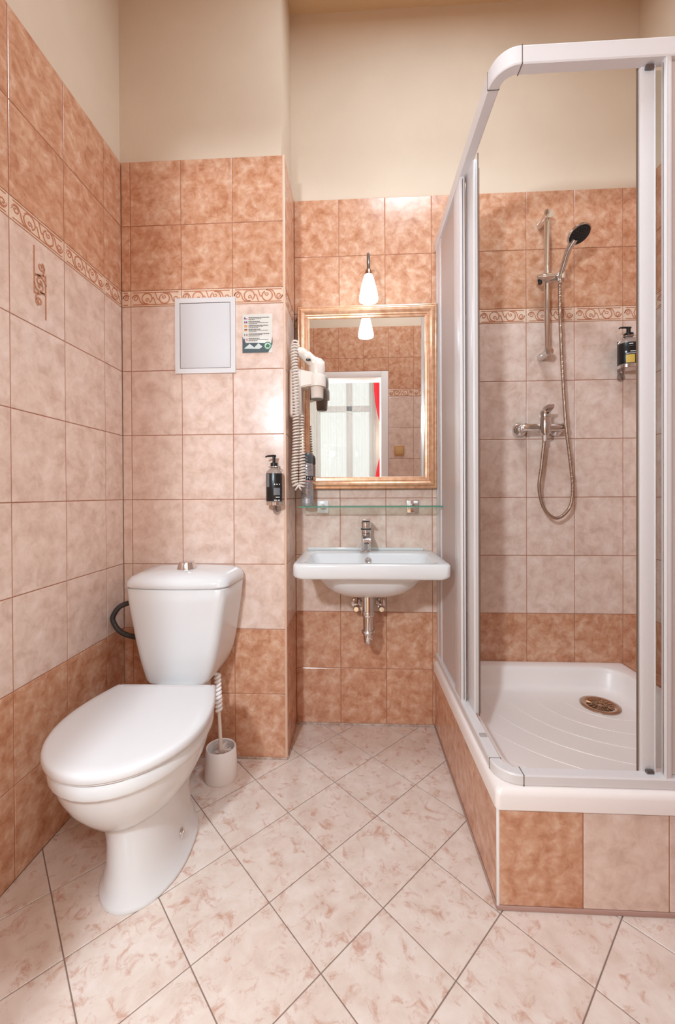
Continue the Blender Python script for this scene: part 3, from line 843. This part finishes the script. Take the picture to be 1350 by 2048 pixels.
# ------------------------------------------------------------------ glass shelf
SH = thing('glass_shelf', 'clear glass shelf with a green edge, below the mirror', 'shelf', (.063, YB, .9735))
b = NB(); box(b, (-.300, -.118, -.003), (.300, -.002, .003)); obj('glass', b, SHELFG, SH, smooth=False)
b = NB(); box(b, (-.3, -.1192, -.0028), (.3, -.1178, .0028), 0); obj('front_edge', b, EDGEG, SH, smooth=False)
for x in (-.2035, .190):
    b = NB(); box(b, (x - .0255, -.010, -.032), (x + .0255, -.0005, .024), .003)
    c = obj('clip', b, CHROME if x > 0 else mat('white_clip', (228, 222, 218), .3), SH)
    b = NB(); tube(b, [(x, -.008, .005), (x, -.024, .005)], .006, 12); box(b, (x - .010, -.030, -.009), (x + .010, -.008, -.0035), .001); obj('clamp', b, CHROME, c)

# air freshener
SP = thing('spray_can', 'grey aerosol air freshener can at the left end of the glass shelf', 'aerosol can', (-.2035, 1.712, .9775))
b = NB(); lathe(b, [(0, 0), (.0245, 0), (.0262, .003), (.0262, .172), (.0250, .180), (.0235, .184), (0, .184)], (0, 0, 0), 32); obj('can', b, mat('printed_tin', (186, 184, 186), .25, .5), SP)
b = NB(); lathe(b, [(0, .180), (.0268, .181), (.0268, .205), (.0240, .218), (.018, .2245), (0, .2255)], (0, 0, 0), 32); obj('cap', b, mat('dark_grey_cap', (92, 96, 98), .35), SP)
bb = NB()


def wrap(bb, r, a0, a1, z0_, z1_, mi, n=8, z2=0):
    row = []
    for i in range(n + 1):
        a = a0 + (a1 - a0) * i / n; dz = z2 * i / n; row.append([bb.verts.new((r * sin(a), -r * cos(a), z + dz)) for z in (z0_, z1_)])
    for p, q in zip(row, row[1:]):
        f = bb.faces.new((p[0], q[0], q[1], p[1])); f.material_index = mi


wrap(bb, .0265, -1.5, 1.5, .108, .126, 0, 14)
for k in range(6): wrap(bb, .0267, -.75 + k * .3, -.68 + k * .3, .111, .123, 1, 2, .0); wrap(bb, .0267, -.75 + k * .3, -.58 + k * .3, (.119 if k % 2 else .112), (.122 if k % 2 else .115), 1, 2)
wrap(bb, .0265, -.5, 1.2, .102, .105, 3)
for k in range(5): wrap(bb, .0265, -.4 + .1 * (k % 2), 1.0 - .15 * (k % 3), .096 - k * .006, .098 - k * .006, 2)
for k in range(4): wrap(bb, .0265, -1.3, 1.3, .055 - k * .009, .059 - k * .009, 2, 10, -.022)
for k in range(3): wrap(bb, .0265, -1.2 + k * .3, .9, .135 + k * .010, .138 + k * .010, 2, 10, .014)
wrap(bb, .0266, -.6, .6, .010, .030, 4)
obj('printed_label', bb, [mat('black_band', (38, 36, 40), .4), PRINT, mat('grey_band', (128, 126, 132), .4), mat('pink_band', (206, 130, 140), .4), SILVER], SP)

# ------------------------------------------------------------------ mirror
MT = .0167
MR = thing('mirror', 'rectangular wall mirror in a copper-gilt frame above the washbasin', 'mirror', (.0545, YB - .004, 1.049))
MR.rotation_euler = (MT, 0, 0)
mw, mh, fwid = .302, .794, .052
prof = [(0, 0), (0, -.018), (.002, -.022), (.006, -.023), (.009, -.021), (.012, -.022), (.018, -.028), (.025, -.0285), (.031, -.024), (.034, -.020), (.037, -.021), (.041, -.0205), (.043, -.016), (.047, -.0155), (fwid, -.0125), (fwid, -.006)]
names4 = [((-1, 0), (1, 0)), ((1, 0), (1, 1)), ((1, 1), (-1, 1)), ((-1, 1), (-1, 0))]
cor = [(-mw, 0), (mw, 0), (mw, mh), (-mw, mh)]; inn = [(1, 1), (-1, 1), (-1, -1), (1, -1)]
for k in range(4):
    b = NB(); lp = []
    for e in (k, (k + 1) % 4):
        lp.append([(cor[e][0] + inn[e][0] * d, y, cor[e][1] + inn[e][1] * d) for d, y in prof])
    loft(b, lp); obj('frame_rail', b, GILT, MR, angle=25)
b = NB(); box(b, (-mw + .048, -.0100, .048), (mw - .048, -.006, mh - .048)); obj('glass', b, MIRROR, MR, smooth=False)
b = NB(); box(b, (-mw + .01, -.006, .01), (mw - .01, .0, mh - .01)); obj('backing', b, mat('backing_board', (120, 90, 70), .8), MR, smooth=False)

# mirror lamp
LP = thing('mirror_lamp', 'lit lamp with a frosted glass shade on a curved arm above the mirror', 'lamp', (.057, 0, 0))
LY = 1.565
b = NB(); tube(b, smooth_path([(.006, YB - .004, 1.895), (.006, YB - .03, 1.945), (.005, YB - .075, 1.99), (.003, 1.655, 2.000), (.001, 1.600, 1.975), (0, LY + .003, 1.925), (0, LY, 1.888)], 6), [.0052] * 12 + [.0055] * 12 + [.0062] * 13, 12); obj('arm', b, GREYMET, LP)
b = NB(); lathe(b, [(0, 1.895), (.0100, 1.895), (.0135, 1.888), (.0150, 1.874), (0, 1.874)], (0, LY, 0), 20); obj('shade_cap', b, DKCHROME, LP)
b = NB(); loft(b, [[(r * cos(2 * pi * k / 24), LY + r * sin(2 * pi * k / 24), z) for k in range(24)] for r, z in ((.0145, 1.875), (.0205, 1.858), (.029, 1.825), (.0360, 1.790), (.0355, 1.776), (.031, 1.778), (.028, 1.800), (.018, 1.850))], False, False)
obj('glass_shade', b, GLOW, LP, label='glowing frosted glass shade')
b = NB(); lathe(b, [(0, 1.785), (.010, 1.787), (.0165, 1.798), (.016, 1.815), (.010, 1.840), (0, 1.845)], (0, LY, 0), 16); obj('bulb', b, BULB, LP)
b = NB(); lathe(b, [(0, 0), (.026, 0), (.024, -.006), (0, -.007)], (.004, YB, 1.895), 20, 'y'); obj('wall_plate', b, DKCHROME, LP)

# ------------------------------------------------------------------ hair dryer
HH = thing('hairdryer_holder', 'off-white hair dryer holder on the tiled side of the boxed-out wall', 'holder', (PX, 1.640, 0))
b = NB()
loft(b, [rrect(.025, 0, .022 if z in (1.338, 1.532) else .026, .038 if z in (1.338, 1.532) else .045, .018, z) for z in (1.338, 1.346, 1.36, 1.45, 1.522, 1.532)])
obj('body', b, PLAST, HH)
b = NB()
prevl = []
for q in range(9):
    t = q / 8; x = .045 + .092 * t; h0 = 1.455 + .022 * t; h1 = 1.530 - .018 * t; hw = .036 - .010 * t
    prevl.append([(x, -hw, h0), (x, hw, h0), (x, hw * .9, h1), (x, -hw * .9, h1)])
loft(b, prevl); bmesh.ops.bevel(b, geom=list(b.edges), offset=.004, segments=2, affect='EDGES'); obj('cradle_arm', b, PLAST, HH)
b = NB(); lathe(b, [(.033, 1.462), (.036, 1.463), (.0365, 1.50), (.033, 1.512), (.030, 1.51), (.030, 1.462)], (.112, 0, 0), 28); obj('cradle_ring', b, PLAST, HH)
HD = thing('hair_dryer', 'white hair dryer hanging nozzle down in its wall holder', 'hair dryer', (PX + .112, 1.640, 0))
b = NB(); lathe(b, [(0, 1.416), (.0235, 1.416), (.0255, 1.420), (.0275, 1.46), (.029, 1.462), (.029, 1.50), (.0315, 1.520), (.0330, 1.545), (.0310, 1.565), (.020, 1.578), (0, 1.580)], (0, 0, 0), 28); obj('barrel', b, PLAST, HD)
b = NB(); lathe(b, [(0, 1.4135), (.0225, 1.4135), (.024, 1.417), (0, 1.418)], (0, 0, 0), 24); obj('nozzle_grille', b, mat('grey_grille', (110, 104, 100), .5), HD)
b = NB(); tube(b, smooth_path([(.008, 0, 1.548), (-.018, -.010, 1.566), (-.046, -.022, 1.588), (-.066, -.028, 1.600), (-.080, -.030, 1.598)], 5), [.027] * 5 + [.0235] * 5 + [.0205] * 5 + [.0185] * 4 + [.016, .011], 18); obj('handle', b, PLAST, HD)
b = NB(); box(b, (-.040, -.046, 1.560), (-.022, -.036, 1.567), .002); obj('switch', b, BLACK, HD)
b = NB()
pc = smooth_path([(-.078, -.032, 1.604), (-.082, -.045, 1.63), (-.086, -.055, 1.595), (-.082, -.060, 1.52), (-.080, -.060, 1.40), (-.080, -.055, 1.25), (-.086, -.052, 1.12), (-.084, -.052, 1.065), (-.070, -.045, 1.052), (-.058, -.04, 1.08), (-.060, -.035, 1.18), (-.064, -.03, 1.27), (-.066, -.015, 1.345)], 10)
tube(b, coil(pc, .0115, .0118, 12), .0036, 6); obj('coiled_cord', b, PLAST, HD)

# ------------------------------------------------------------------ shower plinth, tray
PXL, PYF, PH = .3468, 1.0018, .2505
PL = thing('shower_plinth', 'tiled plinth carrying the white shower tray', 'plinth')
b = NB(); box(b, (PXL + .0016, PYF + .0016, 0), (XR, PYF + .05, PH - .0005)); box(b, (PXL + .0016, PYF + .05, 0), (PXL + .05, YB, PH - .0005)); obj('grout_bed', b, GROUT, PL, smooth=False)
fj = [PXL + .0035 + TW * k for k in range(1, 5)]
for k, (a, c) in enumerate(runs(fj, PXL + .004, XR)):
    put('wall_tile', tile_mesh(c - a, PH - .012, DARK if k == 0 else LIGHT), None, PL, ((a + c) / 2, PYF + TT, .010 + (PH - .012) / 2), (0, 0, 0))
for a, c in runs([PYF + .0035 + TW * k for k in range(1, 4)], PYF + .004, YB - .001):
    put('wall_tile', tile_mesh(c - a, PH - .012, DARK), None, PL, (PXL + TT, (a + c) / 2, .010 + (PH - .012) / 2), (0, 0, -pi / 2))
b = NB(); box(b, (PXL - .0015, PYF - .0015, 0), (PXL + .0055, PYF + .0055, PH), .002); obj('corner_bead', b, WHITE, PL, label='white plastic corner bead')
b = NB(); box(b, (PXL - .002, PYF - .003, 0), (XR, PYF + .001, .012), .002); box(b, (PXL - .003, PYF, 0), (PXL + .001, YB, .010), .002); obj('sealant', b, mat('mauve_sealant', (176, 140, 128), .6), PL)
lw = 0
for a, c in runs([YB - .1 - TW * k for k in range(4)], PYF + .06, YB):
    o = put('ledge_tile', tile_mesh(XR - 1.146, c - a, DARK), None, PL, ((1.146 + XR) / 2, (a + c) / 2, PH + .039), (-pi / 2, 0, 0))
b = NB(); box(b, (1.147, PYF + .06, 0), (XR, YB, PH + .0385)); obj('ledge_bed', b, GROUT, PL, smooth=False)

TR = thing('shower_tray', 'white square acrylic shower tray with rounded inner corners', 'shower tray')
tx0, tx1, ty0, ty1, tz = PXL - .004, 1.1435, PYF - .005, YB - .0015, .300
tcx, tcy, thx, thy = (tx0 + tx1) / 2, (ty0 + ty1) / 2, (tx1 - tx0) / 2, (ty1 - ty0) / 2
b = NB()
loft(b, [rrect(tcx, tcy, thx, thy, .012, PH + .0005, 8), rrect(tcx, tcy, thx, thy, .012, .284, 8), rrect(tcx, tcy, thx - .003, thy - .003, .012, .293, 8), rrect(tcx, tcy, thx - .009, thy - .009, .012, .2985, 8), rrect(tcx, tcy, thx - .018, thy - .018, .014, tz, 8),
         rrect(tcx, tcy, thx - .055, thy - .055, .085, tz, 8), rrect(tcx, tcy, thx - .063, thy - .063, .080, .296, 8), rrect(tcx, tcy, thx - .070, thy - .070, .078, .280, 8), rrect(tcx, tcy, thx - .082, thy - .082, .072, .235, 8), rrect(tcx, tcy, thx - .095, thy - .095, .062, .219, 8), rrect(tcx, tcy, thx - .115, thy - .115, .05, .2145, 8), rrect(tcx, tcy, .02, .02, .019, .2125, 8)], False, True)
obj('tray_shell', b, ACRYL, TR, angle=50)
dcx, dcy = .932, 1.575
for R_ in (.16, .25, .34, .43, .52, .61):
    pts = []
    for k in range(41):
        a = pi * (1.0 + .5 * k / 40) + .0; x, y = dcx + .06 + R_ * 1.15 * cos(a), dcy + .05 + R_ * .95 * sin(a)
        if x > tx0 + .105 and y > ty0 + .105 and x < tx1 - .1 and y < ty1 - .1: pts.append((x, y, .2138))
    if len(pts) > 3:
        b = NB(); tube(b, pts, .0010, 6); obj('antislip_rib', b, ACRYL, TR)
DC = thing('drain_cover', 'round metal drain grate in the shower tray', 'drain', (dcx, dcy, .2135))
b = NB(); lathe(b, [(.0, .0), (.068, .0), (.068, .0045), (.063, .006), (.052, .0055), (.048, .0035), (.0, .0035)], (0, 0, 0), 36); obj('rim', b, DKCHROME, DC)
b = NB()
for k in range(16):
    for rr0, rr1 in ((.012, .026), (.030, .045)):
        a = 2 * pi * k / 16 + (.1 if rr0 > .02 else 0); wv = .0022
        box(b, (rr0, -wv, .0035), (rr1, wv, .006)); vs = b.verts[-8:] if False else list(b.verts)[-8:]
        for v in vs: v.co = Matrix.Rotation(a, 3, 'Z') @ v.co
obj('grate', b, mat('worn_brass', (176, 140, 108), .3, .9), DC, smooth=False)

# ------------------------------------------------------------------ shower enclosure
EN = thing('shower_enclosure', 'white framed corner-entry shower enclosure with sliding doors', 'shower enclosure')
ZT0, ZT1, ZB1 = 2.082, 2.128, .328
ex, ey, rd = .352, 1.012, .030     # outer faces of the rails
R0 = .062


def lpath(off, z, xe, ye):
    """rail centre line: from the back wall along the left side, round the corner, along the front"""
    x, y, r = ex + off, ey + off, R0 - off
    pts = [(x, ye, z)] + [(x + r - r * cos(pi / 2 * k / 10), y + r - r * sin(pi / 2 * k / 10), z) for k in range(11)] + [(xe, y, z)]
    return pts


def rail(z0, z1, lip, name):
    xe, ye = 1.140, YB - .003
    o1, o2 = lpath(0, 0, xe, ye), lpath(rd, 0, xe, ye)

    def seg(i0, i1, nm, gr=0):
        b = NB(); loops = []
        for a, c in list(zip(o1, o2))[i0:i1]:
            A = Vector(a); C = Vector(c); ml = A.lerp(C, .08); mr = A.lerp(C, .92)
            loops.append([(ml.x, ml.y, z0), (mr.x, mr.y, z0), (C.x, C.y, z0 + .003), (C.x, C.y, z1 - .004), (mr.x, mr.y, z1), (ml.x, ml.y, z1), (A.x, A.y, z1 - .004), (A.x, A.y, z0 + .003)])
        loft(b, loops); obj(nm, b, ALU, EN, angle=30)
    seg(0, 2, name); seg(1, 12, 'corner_connector'); seg(11, 13, name)


rail(ZT0, ZT1, 0, 'top_rail')
rail(tz + .0005, ZB1, 0, 'bottom_rail')
for nm, z0, z1 in (('joint_line', ZT0 - .0005, ZT1 + .0005), ('joint_line', tz, ZB1 + .0005)):
    b = NB(); box(b, (ex + R0 + .0005, ey - .0006, z0), (ex + R0 + .0025, ey + rd + .0003, z1)); obj(nm, b, GREYMET, EN, smooth=False); b = NB(); box(b, (ex - .0006, ey + R0 + .0005, z0), (ex + rd + .0003, ey + R0 + .002, z1)); obj(nm, b, GREYMET, EN, smooth=False)
# wall profile at the back left, and at the right wall
b = NB(); box(b, (ex + .0055, 1.748, tz + .001), (ex + .015, YB - .001, ZT1 + .012), .003); box(b, (ex + .007, 1.690, tz + .001), (ex + .028, 1.752, ZT1 - .002), .003); obj('wall_profile', b, ALU, EN)
b = NB(); box(b, (1.118, ey, tz), (1.1425, ey + rd, ZT1), .003); obj('wall_profile', b, ALU, EN)


def panel(nm, axis, fixed, a0, a1, off, th, glass, post_w, post_d, lead):
    """framed sheet; lead = end of the sheet that carries the wide post"""
    zb, zt = ZB1 - .004, ZT0 + .004
    def bx(b, s0, s1, o0, o1, z0, z1, bev):
        if axis == 'y': box(b, (o0, s0, z0), (o1, s1, z1), bev)
        else: box(b, (s0, o0, z0), (s1, o1, z1), bev)
    b = NB(); bx(b, a0, a1, off, off + th, zb + .01, zt - .01, 0)
    root = obj(nm, b, glass, EN, smooth=False)
    b = NB(); s0, s1 = (a0, a0 + post_w) if lead == 0 else (a1 - post_w, a1)
    bx(b, s0, s1, off - post_d, off + post_d + th, zb, zt, .004)
    obj('upright', b, ALU, root)
    return root, (s0, s1)


# left side: fixed panel at the back, door slid behind it
fx_, _ = panel('fixed_panel', 'y', 1, 1.362, 1.70, ex + .010, .003, FROST, .088, .007, 0)
b = NB(); box(b, (ex + .0015, 1.362, tz + .02), (ex + .006, 1.372, ZT0), .001); obj('upright_edge', b, ALU, fx_)
b = NB(); box(b, (ex + .0185, 1.362, ZB1), (ex + .0195, 1.370, ZT0), 0); obj('seal', b, GREYMET, fx_, smooth=False)
sd, _ = panel('sliding_door', 'y', 0, 1.296, 1.66, ex + .032, .003, DOORG, .080, .007, 0)
b = NB(); box(b, (ex + .040, 1.2935, ZB1 - .01), (ex + .0430, 1.2955, ZT0 + .02), .0); obj('rubber_seal', b, SEAL, sd)
b = NB(); box(b, (ex + .0435, 1.290, ZB1 + .0), (ex + .0450, 1.295, ZT0 - .03), 0); obj('clear_fin', b, CLEAR, sd, smooth=False)
# front: fixed panel at the right, door slid behind it
fx2, _ = panel('fixed_panel', 'x', 1, .7565, 1.125, ey + .010, .003, FROST, .016, .007, 0)
b = NB(); box(b, (.7565, ey + .001, ZB1), (.760, ey + .0035, ZT0), .001); obj('upright_edge', b, ALU, fx2)
sd2, _ = panel('sliding_door', 'x', 0, .713, 1.05, ey + .030, .003, DOORG, .0365, .005, 0)
b = NB(); box(b, (.7105, ey + .034, ZB1 - .006), (.7130, ey + .0385, ZT0 + .01), .0); obj('rubber_seal', b, SEAL, sd2)
b = NB(); box(b, (.7435, ey + .0225, ZB1 - .004), (.7475, ey + .0250, ZT0 + .004), .001); obj('roller_rail', b, ALU, sd2)
for z in (ZB1 + .004, ZT0 - .006):
    b = NB(); tube(b, [(.722, ey + .020, z), (.738, ey + .020, z)], .0055, 12); obj('roller', b, GREYMET, sd2)
    b = NB(); tube(b, [(ex + .040, 1.31, z), (ex + .040, 1.33, z)], .007, 12); obj('roller', b, GREYMET, sd)
# little door stop on the bottom rail
b = NB(); box(b, (ex + .005, 1.165, ZB1 - .002), (ex + .024, 1.180, ZB1 + .004), .001); obj('door_stop', b, mat('grey_stop', (170, 160, 156), .5), EN)

# ------------------------------------------------------------------ shower rail, hand shower, mixer
SR = thing('shower_riser_rail', 'chrome riser rail with a sliding holder on the shower wall', 'shower rail', (.8055, 1.722, 0))
b = NB(); tube(b, [(0, 0, 1.600), (0, 0, 2.205)], .0108, 18); obj('bar', b, CHROME, SR)
for z in (2.178, 1.612):
    b = NB(); dw = YB - 1.722
    lathe(b, [(0, dw), (.0165, dw), (.0165, dw - .004), (.0150, dw - .008), (.0150, -.012), (.0165, -.016), (.0165, -.022), (.0, -.0235)], (0, 0, z), 24, 'y'); obj('bracket', b, CHROME, SR)
b = NB(); lathe(b, [(0, -.047), (.0125, -.047), (.0155, -.044), (.0155, .056), (.0125, .060), (0, .060)], (0, -.006, 1.919), 22, 'x'); box(b, (-.018, -.012, 1.898), (.018, .014, 1.940), .004); obj('slider', b, CHROME, SR)
b = NB(); lathe(b, [(0, -.0), (.008, -.0), (.008, -.012), (0, -.012)], (-.036, -.018, 1.903), 14); obj('slider_knob', b, BLACK, SR)
b = NB(); lathe(b, [(.013, -.016), (.0195, -.016), (.0195, .016), (.013, .016)], (.050, -.026, 1.917), 20); obj('holder_cone', b, CHROME, SR)

HS = thing('hand_shower', 'chrome hand shower with a round black face, held in the riser rail', 'hand shower')
hp = smooth_path([(.846, 1.696, 1.885), (.846, 1.692, 1.915), (.846, 1.665, 1.950), (.8475, 1.632, 1.988), (.856, 1.605, 2.010)], 6)
b = NB(); tube(b, hp, [.0085] * 4 + [.0105] * 8 + [.0115] * 8 + [.0125] * 5, 16); obj('handle', b, CHROME, HS)
hc = Vector((.8655, 1.592, 2.022)); nrm = Vector((.16, -.45, -.876)).normalized()
q = nrm.to_track_quat('Z', 'Y')
b = NB(); lathe(b, [(0, -.024), (.018, -.023), (.034, -.012), (.0425, -.003), (.0425, .003), (.040, .005), (0, .005)], (0, 0, 0), 32); hd = obj('head', b, CHROME, HS, hc); hd.rotation_mode = 'QUATERNION'; hd.rotation_quaternion = q
b = NB(); lathe(b, [(0, .0045), (.0385, .0045), (.0375, .007), (0, .008)], (0, 0, 0), 32); obj('face', b, BLACK, hd, label='black spray face')
b = NB()
for rr0, n in ((.010, 6), (.019, 12), (.029, 18)):
    for k in range(n):
        a = 2 * pi * k / n; lathe(b, [(.0013, .0072), (.0010, .0098), (0, .0098)], (rr0 * cos(a), rr0 * sin(a), 0), 6)
obj('nozzles', b, mat('grey_rubber', (70, 80, 90), .5), hd)
hose = smooth_path([(.846, 1.697, 1.886), (.846, 1.699, 1.86), (.848, 1.700, 1.76), (.853, 1.700, 1.62), (.858, 1.698, 1.49), (.866, 1.690, 1.30), (.884, 1.694, 1.16), (.897, 1.70, 1.045), (.885, 1.702, .965), (.835, 1.704, .922), (.785, 1.704, .960), (.763, 1.702, 1.045), (.771, 1.700, 1.13), (.7835, 1.700, 1.246)], 10)
b = NB(); tube(b, hose, .0062, 10); hz = obj('hose', b, HOSEM, HS, label='ribbed metal shower hose')
b = NB(); tube(b, coil(hose, .0062, .0055, 8), .0013, 4); obj('hose_ribs', b, HOSEM, hz)

MX = thing('shower_mixer', 'chrome single-lever shower mixer on the shower wall', 'shower mixer', (.7905, 1.712, 1.300))
dw = YB - 1.712
for sx in (-.0765, .0765):
    b = NB(); lathe(b, [(.0, dw), (.031, dw), (.031, dw - .004), (.026, dw - .014), (.017, dw - .022), (.016, .012), (.0, .012)], (sx, 0, 0), 28, 'y'); obj('wall_union', b, CHROME, MX)
    b = NB(); lathe(b, [(0, -.002), (.0185, -.002), (.0195, .004), (.0195, .016), (.017, .02), (0, .02)], (sx, 0, 0), 8, 'y'); obj('hex_nut', b, CHROME, MX)
b = NB(); lathe(b, [(0, -.095), (.012, -.094), (.0155, -.088), (.0155, -.02), (.018, 0), (.0155, .02), (.0155, .088), (.013, .094), (0, .095)], (0, 0, 0), 22, 'x'); obj('body', b, CHROME, MX)
b = NB(); lathe(b, [(0, -.036), (.012, -.035), (.0205, -.025), (.0230, -.005), (.0225, .030), (.0205, .038), (0, .038)], (-.004, -.012, 0), 26); obj('valve_body', b, CHROME, MX)
b = NB(); lathe(b, [(.0, .040), (.0205, .040), (.0215, .052), (.018, .064), (.008, .068), (0, .068)], (-.004, -.012, 0), 22)
loft(b, [[(x + sx * wv, y, z + sz * hv) for sx, sz in ((-1, -1), (1, -1), (1, 1), (-1, 1))] for x, y, z, wv, hv in ((-.004, .004, .056, .015, .010), (.000, -.022, .069, .014, .010), (.005, -.048, .079, .011, .006))])
obj('lever', b, CHROME, MX)
b = NB(); lathe(b, [(0, 0), (.0035, 0), (.003, -.002), (0, -.002)], (-.002, -.0345, .054), 10, 'y'); obj('lever_dot', b, BLACK, MX)
b = NB(); lathe(b, [(0, -.060), (.0095, -.060), (.0105, -.045), (.009, -.034), (0, -.034)], (-.006, -.012, 0), 8); obj('hose_nut', b, CHROME, MX)

# ------------------------------------------------------------------ light switch seen in the mirror
SW = thing('light_switch', 'beige square light switch by the doorway, seen in the mirror', 'light switch', (.364, YF, 1.325))
b = NB(); box(b, (-.040, 0, -.040), (.040, .009, .040), .004); obj('plate', b, SWITCHM, SW)
b = NB(); box(b, (-.028, .008, -.028), (.028, .013, .028), .003); obj('rocker', b, mat('beige_rocker', (206, 166, 110), .35), SW)
